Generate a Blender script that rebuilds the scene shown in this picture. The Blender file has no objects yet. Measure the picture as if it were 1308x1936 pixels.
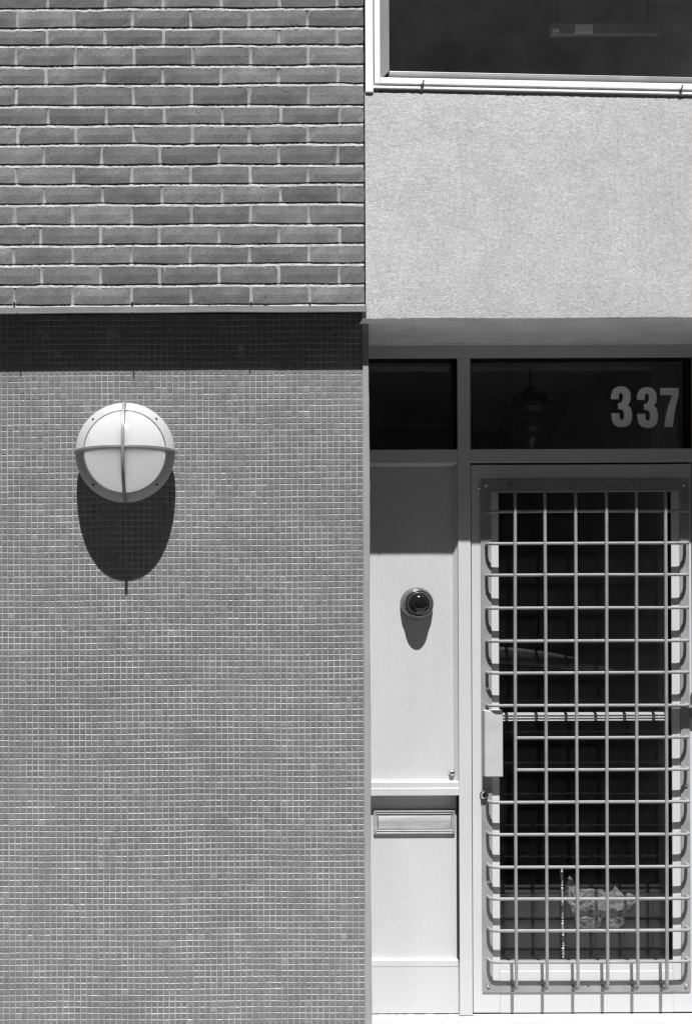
import bpy, math, random
from mathutils import Vector, Matrix
random.seed(337)
scn = bpy.context.scene
COL = scn.collection

# ------------------------------------------------------------------ camera
F, VX, VY, PW, PH = 2000.0, 350.0, 1141.0, 1308.0, 1936.0     # lens in photo pixels, vanishing point, photo size
ROLL = 0.004
ZC = 1.62                                                       # eye height
cam_d = bpy.data.cameras.new('camera')
cam = bpy.data.objects.new('camera', cam_d); COL.objects.link(cam)
cam_d.sensor_fit = 'VERTICAL'; cam_d.sensor_height = 36.0
cam_d.lens = 36.0 * F / PH
cam_d.shift_x = (PW/2 - VX) / PH
cam_d.shift_y = (VY - PH/2) / PH
cam_d.clip_start = 0.05; cam_d.clip_end = 2000
cam.matrix_world = Matrix.Translation((0, 0, ZC)) @ Matrix.Rotation(math.pi/2, 4, 'X') @ Matrix.Rotation(-ROLL, 4, 'Z')
scn.camera = cam
scn.render.resolution_x, scn.render.resolution_y = 691, 1024

# ------------------------------------------------------------------ sky, sun, exposure (a black and white photograph: neutral light)
SUN_EL = math.atan(2.07)
w = bpy.data.worlds.new('World'); scn.world = w; w.use_nodes = True
wn, wl = w.node_tree.nodes, w.node_tree.links
bg = wn['Background']; bg.inputs['Strength'].default_value = 0.05
sky = wn.new('ShaderNodeTexSky'); sky.sky_type = 'NISHITA'; sky.sun_disc = False
sky.sun_elevation = SUN_EL; sky.sun_rotation = math.pi
bw = wn.new('ShaderNodeRGBToBW')
wl.new(sky.outputs[0], bw.inputs[0]); wl.new(bw.outputs[0], bg.inputs['Color'])
sd = bpy.data.lights.new('sun', 'SUN'); sd.energy = 5.0; sd.angle = math.radians(0.5); sd.color = (1, 1, 1)
sun = bpy.data.objects.new('sun', sd); COL.objects.link(sun)
sun.rotation_euler = (math.pi/2 - SUN_EL, 0, math.radians(0.3)); sun.location = (0, -6, 14)
scn.view_settings.view_transform = 'Standard'; scn.view_settings.look = 'None'
scn.view_settings.gamma = 1.0; scn.view_settings.use_curve_mapping = False
scn.view_settings.exposure = 0.66
scn.render.engine = 'CYCLES'
cy = scn.cycles
cy.use_denoising = True
cy.max_bounces = 8; cy.diffuse_bounces = 6; cy.glossy_bounces = 4; cy.transparent_max_bounces = 16
cy.caustics_reflective = False; cy.caustics_refractive = False
cy.filter_width = 1.3

# ------------------------------------------------------------------ photo pixel -> place on a facade plane at distance Y
def W(x, y, Y):
    dx, dy = x - VX, y - VY
    ux, uy = dx - ROLL*dy, dy + ROLL*dx
    return ux/F*Y, ZC - uy/F*Y
def fx(x, Y, y=1141): return W(x, y, Y)[0]
def fz(y, Y, x=350): return W(x, y, Y)[1]

Y_BRICK = 3.683
Y_TILE  = 3.766
Y_STUC  = 3.688
Y_FRAME = 4.059
Y_DOOR  = 4.062

# ------------------------------------------------------------------ materials
def nd(nt, t, **kw):
    n = nt.nodes.new(t)
    for k, v in kw.items():
        if hasattr(n, k): setattr(n, k, v)
        else: n.inputs[k].default_value = v
    return n
def new_mat(name):
    m = bpy.data.materials.new(name); m.use_nodes = True
    nt = m.node_tree
    return m, nt, nt.nodes['Principled BSDF']
def pos(nt, scale=(1, 1, 1)):
    g = nd(nt, 'ShaderNodeNewGeometry')
    mp = nd(nt, 'ShaderNodeMapping'); mp.inputs['Scale'].default_value = scale
    nt.links.new(g.outputs['Position'], mp.inputs['Vector'])
    return mp.outputs['Vector']
def noise(nt, vec, scale, detail=3, rough=0.55):
    n = nd(nt, 'ShaderNodeTexNoise'); n.inputs['Scale'].default_value = scale
    n.inputs['Detail'].default_value = detail; n.inputs['Roughness'].default_value = rough
    nt.links.new(vec, n.inputs['Vector']); return n.outputs['Fac']
def rng(nt, v, a, b, c, d, clamp=True):
    n = nd(nt, 'ShaderNodeMapRange'); n.clamp = clamp
    for i, q in zip(('From Min', 'From Max', 'To Min', 'To Max'), (a, b, c, d)): n.inputs[i].default_value = q
    nt.links.new(v, n.inputs['Value']); return n.outputs['Result']
def mth(nt, op, a, b):
    n = nd(nt, 'ShaderNodeMath', operation=op)
    for i, q in enumerate((a, b)):
        if isinstance(q, (int, float)): n.inputs[i].default_value = q
        else: nt.links.new(q, n.inputs[i])
    return n.outputs[0]
def bump(nt, h, p, dist, strength=1.0):
    b = nd(nt, 'ShaderNodeBump'); b.inputs['Strength'].default_value = strength; b.inputs['Distance'].default_value = dist
    nt.links.new(h, b.inputs['Height']); nt.links.new(b.outputs[0], p.inputs['Normal'])
def plain(name, base, rough=0.5, metal=0.0, var=0.10, vscale=6.0, stretch=(1, 1, 1), fine=0.04, fscale=160, bd=0.0, bs=120, spec=0.5):
    m, nt, p = new_mat(name)
    v = pos(nt, stretch)
    k = mth(nt, 'MULTIPLY', rng(nt, noise(nt, v, vscale, 5), 0.3, 0.7, 1-var, 1+var), rng(nt, noise(nt, v, fscale, 2), 0.3, 0.7, 1-fine, 1+fine))
    nt.links.new(mth(nt, 'MULTIPLY', k, base), p.inputs['Base Color'])
    p.inputs['Roughness'].default_value = rough; p.inputs['Metallic'].default_value = metal
    p.inputs['Specular IOR Level'].default_value = spec
    if bd: bump(nt, noise(nt, v, bs, 3), p, bd)
    return m

def make_brick_mat():
    m, nt, p = new_mat('fired brick')
    v = pos(nt); oi = nd(nt, 'ShaderNodeObjectInfo')
    base = rng(nt, oi.outputs['Random'], 0, 1, 0.120, 0.195)
    smear = rng(nt, noise(nt, pos(nt, (1, 1, 1.4)), 9, 6, 0.65), 0.35, 0.72, 0.80, 1.30)
    grain = rng(nt, noise(nt, v, 170, 4, 0.75), 0.25, 0.75, 0.58, 1.42)
    pits = rng(nt, noise(nt, v, 110, 3, 0.6), 0.64, 0.70, 1.0, 0.42)
    dust = rng(nt, noise(nt, v, 28, 5, 0.7), 0.62, 0.8, 1.0, 1.45)
    k = mth(nt, 'MULTIPLY', mth(nt, 'MULTIPLY', smear, grain), mth(nt, 'MULTIPLY', pits, dust))
    nt.links.new(mth(nt, 'MULTIPLY', base, k), p.inputs['Base Color'])
    p.inputs['Roughness'].default_value = 0.85; p.inputs['Specular IOR Level'].default_value = 0.25
    bump(nt, noise(nt, v, 300, 4, 0.7), p, 0.0012)
    return m
def make_tile_mat():
    m, nt, p = new_mat('glazed mosaic')
    a = nd(nt, 'ShaderNodeAttribute', attribute_name='tint')
    v = pos(nt)
    cloud = rng(nt, noise(nt, v, 2.2, 5, 0.6), 0.3, 0.7, 0.90, 1.10)
    film = rng(nt, noise(nt, pos(nt, (1, 1, 1.7)), 7.5, 5, 0.65), 0.55, 0.75, 0.0, 0.030)
    fine = rng(nt, noise(nt, v, 420, 2), 0.3, 0.7, 0.90, 1.1)
    k = mth(nt, 'MULTIPLY', mth(nt, 'MULTIPLY', a.outputs['Fac'], cloud), fine)
    nt.links.new(mth(nt, 'ADD', k, film), p.inputs['Base Color'])
    nt.links.new(rng(nt, noise(nt, v, 40, 3), 0.3, 0.7, 0.45, 0.58), p.inputs['Roughness'])
    p.inputs['Specular IOR Level'].default_value = 0.5; p.inputs['Metallic'].default_value = 0.30
    bump(nt, noise(nt, v, 150, 2), p, 0.0004)
    return m
def make_stucco_mat():
    m, nt, p = new_mat('rough stucco')
    v = pos(nt)
    big = rng(nt, noise(nt, v, 3.4, 7, 0.68), 0.3, 0.7, 0.89, 1.07)
    mid = rng(nt, noise(nt, v, 30, 6, 0.72), 0.3, 0.72, 0.90, 1.09)
    h1 = noise(nt, v, 75, 8, 0.82)
    h2 = noise(nt, pos(nt, (0.8, 1, 1.15)), 330, 3, 0.6)
    pit = rng(nt, noise(nt, v, 95, 3, 0.6), 0.68, 0.76, 1.0, 0.55)
    spk = rng(nt, noise(nt, v, 100, 6, 0.82), 0.28, 0.72, 0.66, 1.28)
    k = mth(nt, 'MULTIPLY', mth(nt, 'MULTIPLY', mth(nt, 'MULTIPLY', big, mid), pit), spk)
    nt.links.new(mth(nt, 'MULTIPLY', k, 0.60), p.inputs['Base Color'])
    p.inputs['Roughness'].default_value = 0.95; p.inputs['Specular IOR Level'].default_value = 0.1
    bump(nt, mth(nt, 'ADD', h1, mth(nt, 'MULTIPLY', h2, 0.55)), p, 0.0044)
    return m
def make_glass(name, tint, dust):
    m = bpy.data.materials.new(name); m.use_nodes = True
    nt = m.node_tree; nt.nodes.clear()
    out = nd(nt, 'ShaderNodeOutputMaterial')
    lw = nd(nt, 'ShaderNodeLayerWeight'); lw.inputs['Blend'].default_value = 0.5
    f5 = mth(nt, 'POWER', lw.outputs['Facing'], 5.0)
    fr = mth(nt, 'ADD', mth(nt, 'MULTIPLY', f5, 0.94), 0.04)
    tr = nd(nt, 'ShaderNodeBsdfTransparent'); tr.inputs['Color'].default_value = (tint, tint, tint, 1)
    gl = nd(nt, 'ShaderNodeBsdfGlossy'); gl.inputs['Roughness'].default_value = 0.015
    df = nd(nt, 'ShaderNodeBsdfDiffuse'); df.inputs['Color'].default_value = (0.6, 0.6, 0.6, 1)
    v = pos(nt)
    dn = rng(nt, noise(nt, v, 9, 5, 0.7), 0.25, 0.8, dust*0.4, dust*1.6)
    mx1 = nd(nt, 'ShaderNodeMixShader'); mx2 = nd(nt, 'ShaderNodeMixShader')
    nt.links.new(dn, mx1.inputs[0]); nt.links.new(tr.outputs[0], mx1.inputs[1]); nt.links.new(df.outputs[0], mx1.inputs[2])
    nt.links.new(fr, mx2.inputs[0]); nt.links.new(mx1.outputs[0], mx2.inputs[1]); nt.links.new(gl.outputs[0], mx2.inputs[2])
    nt.links.new(mx2.outputs[0], out.inputs['Surface'])
    return m
def make_film():
    m, nt, p = new_mat('milky plastic film')
    v = pos(nt)
    nt.links.new(rng(nt, noise(nt, v, 40, 4, 0.6), 0.3, 0.7, 0.45, 0.9), p.inputs['Base Color'])
    p.inputs['Roughness'].default_value = 0.16
    t = nd(nt, 'ShaderNodeBsdfTransparent'); mx = nd(nt, 'ShaderNodeMixShader')
    nt.links.new(rng(nt, noise(nt, pos(nt, (1, 1, 1.8)), 32, 4, 0.6), 0.35, 0.65, 0.10, 0.62), mx.inputs[0])
    nt.links.new(t.outputs[0], mx.inputs[1]); nt.links.new(p.outputs[0], mx.inputs[2])
    nt.links.new(mx.outputs[0], nt.nodes['Material Output'].inputs['Surface'])
    return m
def make_opal():
    m, nt, p = new_mat('opal diffuser')
    p.inputs['Base Color'].default_value = (0.86, 0.86, 0.86, 1); p.inputs['Roughness'].default_value = 0.22
    tl = nd(nt, 'ShaderNodeBsdfTranslucent'); tl.inputs['Color'].default_value = (0.95, 0.95, 0.95, 1)
    mx = nd(nt, 'ShaderNodeMixShader'); mx.inputs[0].default_value = 0.84
    out = nt.nodes['Material Output']
    nt.links.new(p.outputs[0], mx.inputs[1]); nt.links.new(tl.outputs[0], mx.inputs[2]); nt.links.new(mx.outputs[0], out.inputs['Surface'])
    return m

M = {}
M['brick'] = make_brick_mat()
M['tile'] = make_tile_mat()
M['stucco'] = make_stucco_mat()
M['mortar'] = plain('mortar', 0.40, 0.95, var=0.20, vscale=16, fine=0.20, fscale=350, bd=0.0015, bs=350, spec=0.1)
M['grout'] = plain('grout', 0.31, 0.9, var=0.30, vscale=9, fine=0.10, fscale=300, bd=0.0006, bs=400, spec=0.2)
M['flashing'] = plain('flashing', 0.19, 0.6, var=0.15, vscale=9, fine=0.08)
M['trim'] = plain('corner_trim', 0.30, 0.55, var=0.14, vscale=5, stretch=(1, 1, .5))
M['soffit'] = plain('soffit render', 0.78, 0.9, var=0.12, vscale=8, fine=0.08, fscale=220, bd=0.0006, bs=200)
M['panel'] = plain('grey enamel panel', 0.53, 0.42, var=0.05, vscale=5, stretch=(1, 1, .3), fine=0.045, fscale=170)
M['frame'] = plain('grey enamel frame', 0.54, 0.40, var=0.03, vscale=3, fine=0.02)
M['door'] = plain('pale door enamel', 0.55, 0.42, var=0.04, vscale=4, fine=0.02)
M['grille'] = plain('grille paint', 0.27, 0.38, var=0.13, vscale=12, fine=0.05, bd=0.0003, bs=150)
M['guard'] = plain('guard plate paint', 0.47, 0.5, var=0.06, vscale=16, fine=0.04, bd=0.0004, bs=60)
M['gasket'] = plain('black rubber', 0.012, 0.6, spec=0.2)
M['chrome'] = plain('polished steel', 0.72, 0.14, metal=1.0, var=0.05)
M['slotmetal'] = plain('worn steel', 0.66, 0.22, metal=0.5, var=0.16, vscale=25, fine=0.06, stretch=(0.4, 1, 2))
M['darkdome'] = plain('dark glossy dome', 0.010, 0.06, var=0.0, spec=0.7)
M['ringmetal'] = plain('satin ring', 0.22, 0.34, metal=0.7, var=0.08)
M['lampring'] = plain('lamp enamel', 0.42, 0.35, var=0.05, vscale=8, fine=0.03)
M['opal'] = make_opal()
M['guardbar'] = plain('guard bar enamel', 0.22, 0.4, var=0.08)
M['glass'] = make_glass('clear glass', 0.80, 0.004)
M['upglass'] = make_glass('dusty glass', 0.78, 0.016)
M['numeral'] = plain('pale vinyl', 0.90, 0.5, var=0.03)
M['white'] = plain('white paint', 0.84, 0.45, var=0.03, vscale=6)
M['bead'] = plain('bare aluminium', 0.34, 0.45, metal=0.3, var=0.15, vscale=9)
M['board'] = plain('dark board', 0.038, 0.6, var=0.2, vscale=11, fine=0.08)
M['pushbar'] = plain('fluted white bar', 0.88, 0.4, var=0.04)
M['beads'] = plain('bright beads', 0.85, 0.2, metal=0.2, var=0.05)  # bright tone imitates glints on the bead line; also colours the bag tie
M['streak'] = plain('dark strap', 0.030, 0.4, var=0.3, vscale=8)
M['plastic'] = make_film()
M['inwall'] = plain('interior wall', 0.5, 0.9, var=0.1)
M['infloor'] = plain('interior floor', 0.04, 0.7, var=0.2)
M['globe'] = plain('schoolhouse globe', 0.08, 0.2, var=0.05)
M['black'] = plain('black metal', 0.015, 0.4, var=0.1)
M['concrete'] = plain('pavement concrete', 0.25, 0.9, var=0.12, vscale=1.6, fine=0.1, fscale=120, bd=0.001, bs=150)
M['step'] = plain('pale stone step', 0.38, 0.85, var=0.10, vscale=5, fine=0.08, fscale=140, bd=0.001, bs=160)
M['asphalt'] = plain('asphalt', 0.055, 0.9, var=0.2, vscale=0.8, fine=0.25, fscale=90)
M['darkbrick'] = plain('far brick facade', 0.22, 0.9, var=0.15, vscale=1.0)
M['farglass'] = plain('far window glass', 0.03, 0.1, var=0.1)
M['hole'] = plain('dark hole', 0.01, 0.9)
M['fixture'] = plain('fixture enamel', 0.9, 0.5)

# ------------------------------------------------------------------ mesh helpers
class MB:
    def __init__(s): s.v = []; s.f = []; s.sm = []
    def add(s, vs, fs, smooth=False):
        n = len(s.v); s.v += [tuple(q) for q in vs]
        s.f += [tuple(i+n for i in f) for f in fs]; s.sm += [smooth]*len(fs)
        return s
    def box(s, x0, x1, y0, y1, z0, z1):
        vs = [(x, y, z) for x in (x0, x1) for y in (y0, y1) for z in (z0, z1)]
        return s.add(vs, [(0, 1, 3, 2), (4, 6, 7, 5), (0, 4, 5, 1), (2, 3, 7, 6), (0, 2, 6, 4), (1, 5, 7, 3)])
    def prism(s, pts, y0, y1, axis='Y'):
        # pts: outline in (a, b); extruded along the axis
        n = len(pts)
        def P(a, b, t): return (a, t, b) if axis == 'Y' else (t, a, b)
        vs = [P(a, b, y0) for a, b in pts] + [P(a, b, y1) for a, b in pts]
        fs = [tuple(range(n)), tuple(range(2*n-1, n-1, -1))] + [(i, i+n, (i+1) % n + n, (i+1) % n) for i in range(n)]
        return s.add(vs, fs)
    def lathe(s, prof, cx, cz, cy, n=48, smooth=True, sx=1.0):
        # prof: (radius, distance towards the viewer) about an axis along -Y
        vs = []; fs = []
        for r, d in prof:
            for k in range(n):
                t = 2*math.pi*k/n
                vs.append((cx + sx*r*math.cos(t), cy - d, cz + r*math.sin(t)))
        for i in range(len(prof)-1):
            for k in range(n):
                k2 = (k+1) % n
                fs.append((i*n+k, i*n+k2, (i+1)*n+k2, (i+1)*n+k))
        fs.append(tuple(range(n-1, -1, -1))); fs.append(tuple((len(prof)-1)*n+k for k in range(n)))
        return s.add(vs, fs, smooth)
    def vlathe(s, prof, cx, cy, n=32):
        vs = []; fs = []
        for r, z in prof:
            for k in range(n):
                t = 2*math.pi*k/n; vs.append((cx + r*math.cos(t), cy + r*math.sin(t), z))
        for i in range(len(prof)-1):
            for k in range(n):
                k2 = (k+1) % n; fs.append((i*n+k, (i+1)*n+k, (i+1)*n+k2, i*n+k2))
        fs.append(tuple(range(n))); fs.append(tuple((len(prof)-1)*n+k for k in range(n-1, -1, -1)))
        return s.add(vs, fs, True)
    def tube(s, path, r, n=10, sq=1.0):
        vs = []; fs = []; P = [Vector(p) for p in path]
        up0 = None
        for i, p in enumerate(P):
            t = (P[min(i+1, len(P)-1)] - P[max(i-1, 0)]).normalized()
            a = Vector((0, 0, 1)) if abs(t.z) < 0.9 else Vector((1, 0, 0))
            if up0 is None: u = t.cross(a).normalized()
            else: u = (up0 - t*up0.dot(t)).normalized()
            up0 = u; b = t.cross(u)
            for k in range(n):
                th = 2*math.pi*k/n
                vs.append(p + u*(r*math.cos(th)) + b*(r*sq*math.sin(th)))
        for i in range(len(P)-1):
            for k in range(n):
                k2 = (k+1) % n; fs.append((i*n+k, i*n+k2, (i+1)*n+k2, (i+1)*n+k))
        fs.append(tuple(range(n-1, -1, -1))); fs.append(tuple((len(P)-1)*n+k for k in range(n)))
        return s.add(vs, fs, True)
    def grid(s, nx, nz, fn, smooth=False):
        vs = [fn(i, j) for j in range(nz+1) for i in range(nx+1)]
        fs = [(j*(nx+1)+i, j*(nx+1)+i+1, (j+1)*(nx+1)+i+1, (j+1)*(nx+1)+i) for j in range(nz) for i in range(nx)]
        return s.add(vs, fs, smooth)
    def mesh(s, name, mat, off=(0, 0, 0), angle=35):
        me = bpy.data.meshes.new(name)
        me.from_pydata([(v[0]-off[0], v[1]-off[1], v[2]-off[2]) for v in s.v], [], s.f)
        me.polygons.foreach_set('use_smooth', s.sm)
        if any(s.sm): me.set_sharp_from_angle(angle=math.radians(angle))
        me.materials.append(mat); me.update()
        return me
    def build(s, name, mat, parent=None, bevel=0.0, seg=2, fix=True):
        off = root_of(parent).location if parent else (0, 0, 0)
        me = s.mesh(name, M[mat] if isinstance(mat, str) else mat, off)
        if fix:
            import bmesh
            b = bmesh.new(); b.from_mesh(me); bmesh.ops.recalc_face_normals(b, faces=b.faces); b.to_mesh(me); b.free()
        o = bpy.data.objects.new(name, me); COL.objects.link(o)
        if parent: o.parent = parent
        if bevel:
            bv = o.modifiers.new('bevel', 'BEVEL'); bv.width = bevel; bv.segments = seg; bv.limit_method = 'ANGLE'; bv.angle_limit = math.radians(40)
        return o
def root_of(o):
    while o.parent: o = o.parent
    return o
def thing(name, label, cat, loc, group=None):
    o = bpy.data.objects.new(name, None); COL.objects.link(o); o.location = loc; o.empty_display_size = 0.1
    tag(o, label, cat, group); return o
def tag(o, label=None, cat=None, group=None, kind=None):
    if label: o['label'] = label
    if cat: o['category'] = cat; o['kind'] = 'thing'
    if group: o['group'] = group
    if kind: o['kind'] = kind
    return o
def box_px(x0, x1, y0, y1, Y, depth, ym=None, xm=None):
    # a box whose front face fills the pixel rectangle on plane Y
    ym = (y0+y1)/2 if ym is None else ym; xm = (x0+x1)/2 if xm is None else xm
    return (fx(x0, Y, ym), fx(x1, Y, ym), Y, Y+depth, fz(y1, Y, xm), fz(y0, Y, xm))
R = random.uniform

# ================================================================== THE SETTING
g = MB(); g.box(-300, 300, -300, 300, -0.6, -0.13); tag(g.build('road', 'asphalt'), 'dark asphalt street', kind='structure')
g = MB(); g.box(-40, 40, 2.3, 9.0, -0.129, 0.0); tag(g.build('pavement', 'concrete', bevel=0.01), 'concrete pavement before the facade', kind='structure')
g = MB(); g.box(-40, 40, 2.12, 2.296, -0.128, 0.004); tag(g.build('kerb', 'step', bevel=0.015), kind='structure')
g = MB(); g.box(-40, 40, -9.99, -7.5, -0.129, 0.0); tag(g.build('far_pavement', 'concrete'), kind='structure')
FB = thing('building', 'unseen brick building across the street, added to cut sky light and darken reflections', 'building', (0, -10, 0))
m = MB(); m.box(-34, 34, -18, -10, 0, 24); m.build('wall', 'darkbrick', FB)  # added block, tall enough to shade the road and darken glass reflections
m = MB(); m.box(-34.3, 34.3, -18, -9.8, 24.0, 24.4); m.build('cornice', 'concrete', FB)
for i in range(9):
    for j in range(6):
        cx, cz = -16 + i*4, 2.2 + j*3.4
        m = MB(); m.box(cx-0.6, cx+0.6, -9.97, -9.92, cz-0.9, cz+0.9); wi = m.build('window', 'farglass', FB)
        m = MB(); m.box(cx-0.7, cx+0.7, -9.99, -9.85, cz-1.02, cz-0.905); m.build('sill', 'concrete', wi)

X_L = fx(-360, Y_BRICK); Z_TOP = 4.55
# interior rooms (dark), closed behind the facade
def room(name_w, x0, x1, y0, y1, z0, z1, wall, floor):
    m = MB()
    m.add([(x0, y0, z0), (x0, y1, z0), (x0, y1, z1), (x0, y0, z1)], [(0, 1, 2, 3)])
    m.add([(x1, y0, z0), (x1, y1, z0), (x1, y1, z1), (x1, y0, z1)], [(3, 2, 1, 0)])
    m.add([(x0, y1, z0), (x1, y1, z0), (x1, y1, z1), (x0, y1, z1)], [(0, 1, 2, 3)])
    m.add([(x0, y0, z1), (x1, y0, z1), (x1, y1, z1), (x0, y1, z1)], [(0, 1, 2, 3)])
    tag(m.build(name_w + '_wall', wall, fix=False), kind='structure')
    m = MB(); m.add([(x0, y0, z0), (x1, y0, z0), (x1, y1, z0), (x0, y1, z0)], [(0, 1, 2, 3)])
    tag(m.build(name_w + '_floor', floor, fix=False), kind='structure')
room('hallway', fx(699, Y_TILE)+0.003, fx(1335, 4.1), 4.19, 7.6, 0.035, fz(600, Y_STUC)+0.12, 'inwall', 'infloor')
room('upstairs', fx(694, Y_STUC), fx(1480, Y_STUC), 3.86, 7.0, 2.95, Z_TOP-0.02, 'inwall', 'infloor')

# ================================================================== BRICK WALL
lines = [18, 55, 88, 126.6, 162, 202, 238, 275, 314, 350.6, 388, 427, 465, 502, 541, 579]
Z16 = 1.817
joints = [[167, 365, 563, 763, 963, 1160],
 [62, 257, 457, 658, 858, 1058], [165, 363, 565, 762, 960, 1160], [57, 260, 463, 664, 863, 1060], [160, 360, 562, 760, 958, 1162],
 [57, 260, 460, 660, 857, 1060], [167, 367, 566, 765, 967, 1167], [62, 262, 460, 662, 857, 1058], [152, 350, 550, 753, 958, 1160],
 [57, 253, 453, 655, 860, 1058], [152, 353, 557, 763, 963, 1163], [52, 250, 453, 657, 860, 1060], [140, 345, 547, 752, 957, 1165],
 [47, 250, 450, 652, 856, 1060], [143, 345, 547, 752, 957, 1163], [48, 248, 450, 655, 862, 1063]]
X_BR = fx(688.5, Y_BRICK, 300)
rows = []            # (z of the joint line below, z of the line above, joint xs)
zl = [fz(y, Y_BRICK, 340) for y in lines]
allz = []; z = zl[0]
while z < Z_TOP - 0.03: z += 0.0665 + R(-.002, .002); allz.append(z)
seq = list(reversed(allz)) + zl           # from top to bottom
n_extra = len(allz)
for i in range(len(seq)-1):
    k = i - n_extra + 1                    # index into joints (0 = the row cut by the top edge)
    jj = joints[k] if k >= 0 else joints[2 if (k % 2) == 0 else 1]
    ym = 300
    xs = [fx(j/Z16, Y_BRICK, ym) + (0 if k >= 0 else R(-.003, .003)) for j in jj]
    a = xs[0]
    while a > X_L: a -= 0.2025 + R(-.002, .002); xs.insert(0, a)
    rows.append((seq[i+1], seq[i], xs))
BW_ = thing('brick_wall', 'grey brick upper wall with pale mortar joints over the mosaic', 'brick wall', (X_L, Y_BRICK, zl[-1]))
LOW, UPP = 0.0042, 0.0104       # brick top sits this far under the light line, brick bottom this far above the next
def wav(x, s): return 0.0011*math.sin(x*9.0 + s*2.1) + 0.0007*math.sin(x*23.0 + s*5.3)
# mortar bed with sloping (weathered) joints
m = MB(); nx = 330
xs_ = [X_L + (X_BR - 0.002 - X_L)*i/nx for i in range(nx+1)]
zr = []
for r, (zb, zt, _) in enumerate(rows):
    zr += [(zt - LOW + 0.001, 0.0016, r), (zt - LOW - 0.002, 0.0028, r), (zb + UPP + 0.001, 0.0030, r+1), (zb + UPP, 0.0064, r+1)]
zr.append((rows[-1][0] - 0.002, 0.002, len(rows)))
def mort(i, j):
    z, d, r = zr[j]
    return (xs_[i], Y_BRICK + d + R(-.0011, .0011), z + wav(xs_[i], r) + R(-.0009, .0009))
m.grid(nx, len(zr)-1, mort, True)
m.build('mortar', 'mortar', BW_, fix=False)
m = MB(); m.box(X_L, X_BR-0.003, Y_BRICK+0.022, Y_BRICK+0.26, zl[-1]+0.002, Z_TOP); m.build('backing', 'mortar', BW_)
def brick_mesh(x0, x1, z0, z1, s0, s1):
    m = MB(); nx = max(2, int((x1-x0)/0.026)); nz = 2
    ox = [R(-.0009, .0009) for _ in range(2*(nz+1))]
    tilt = R(-.0008, .0008); tz = R(-.0008, .0008)
    def fn(i, j):
        u, v = i/nx, j/nz
        x = x0 + (x1-x0)*u; zz = z0 + (z1-z0)*v
        e = (i in (0, nx)) or (j in (0, nz))
        d = (0.0014 + R(-.0004, .0008)) if e else R(-.0005, .0003)
        zz += wav(x, s1 if j == nz else s0) if j in (0, nz) else 0
        if j in (0, nz): zz += R(-.0012, .0010)
        if i in (0, nx): x += ox[j + (0 if i == 0 else nz+1)]
        if (i in (0, nx)) and (j in (0, nz)):
            x += 0.0012*(1 if i == 0 else -1); zz += 0.0009*(1 if j == 0 else -1)
        return (x, Y_BRICK + d + tilt*(u-.5) + tz*(v-.5), zz)
    m.grid(nx, nz, fn, False)
    per = [i for i in range(nx+1)] + [j*(nx+1)+nx for j in range(1, nz+1)] + [nz*(nx+1)+i for i in range(nx-1, -1, -1)] + [j*(nx+1) for j in range(nz-1, 0, -1)]
    back = []
    for p in per:
        x, y, zz = m.v[p]; back.append((x, y+0.0185, zz))
    n = len(m.v); m.v += back
    for q in range(len(per)):
        q2 = (q+1) % len(per)
        m.f.append((per[q], n+q, n+q2, per[q2])); m.sm.append(False)
    return m
for r, (zb, zt, xs) in enumerate(rows):
    ed = [X_L - 0.1] + xs + [X_BR + 0.0045]
    for a, b in zip(ed, ed[1:]):
        a2 = max(a + 0.0048, X_L); b2 = b - 0.0048
        if b2 - a2 < 0.02: continue
        brick_mesh(a2, b2, zb + UPP + R(-.0008, .0008), zt - LOW + R(-.0008, .0008), r+1, r).build('brick', 'brick', BW_)
# metal flashing under the lowest course
m = MB(); nx = 60; zf0, zf1 = fz(592, Y_BRICK, 350), fz(579.5, Y_BRICK, 350)
X_FL = fx(693, Y_BRICK, 585)
def fl(i, j):
    x = X_L + (X_FL - X_L)*i/nx; wz = 0.0011*math.sin(x*4.2+1) + 0.0006*math.sin(x*13)
    P = [(Y_TILE+0.05, zf1-0.0005), (Y_BRICK-0.001, zf1-0.0005), (Y_BRICK-0.0025, zf0+0.001), (Y_BRICK-0.0050, zf0), (Y_BRICK-0.0056, zf0+0.0035), (Y_BRICK-0.0042, zf0+0.0045), (Y_BRICK-0.0042, zf1-0.001), (Y_BRICK+0.004, zf1+0.001)][j]
    return (x, P[0], P[1] + wz)
m.grid(nx, 7, fl, False)
m.build('flashing', 'flashing', BW_, fix=False)
m = MB(); m.box(X_L, X_FL-0.003, Y_BRICK+0.006, Y_TILE+0.06, zf1+0.002, zf1+0.006); m.build('shelf_angle', 'flashing', BW_)
for px in (27.5, 250, 475, 586):
    x, z = W(px, 573, Y_BRICK)
    L = 0.006
    m = MB(); m.tube([(x, Y_BRICK+0.01, z+0.002), (x, Y_BRICK-0.004, z), (x+0.001, Y_BRICK-L, z)], 0.0032, 8)
    m.build('weep_tube', 'hole', BW_)
for px, L in ((33, 0.008), (251, 0.0125), (475, 0.005)):
    x = fx(px, Y_BRICK, 592)
    m = MB(); m.tube([(x, Y_BRICK-0.004, zf0+0.0018), (x, Y_BRICK-0.006-L, zf0+0.0012)], 0.0021, 8); m.build('shadow_pin', 'flashing', BW_)  # pins added only for the short shadow ticks they cast on the mosaic

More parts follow.
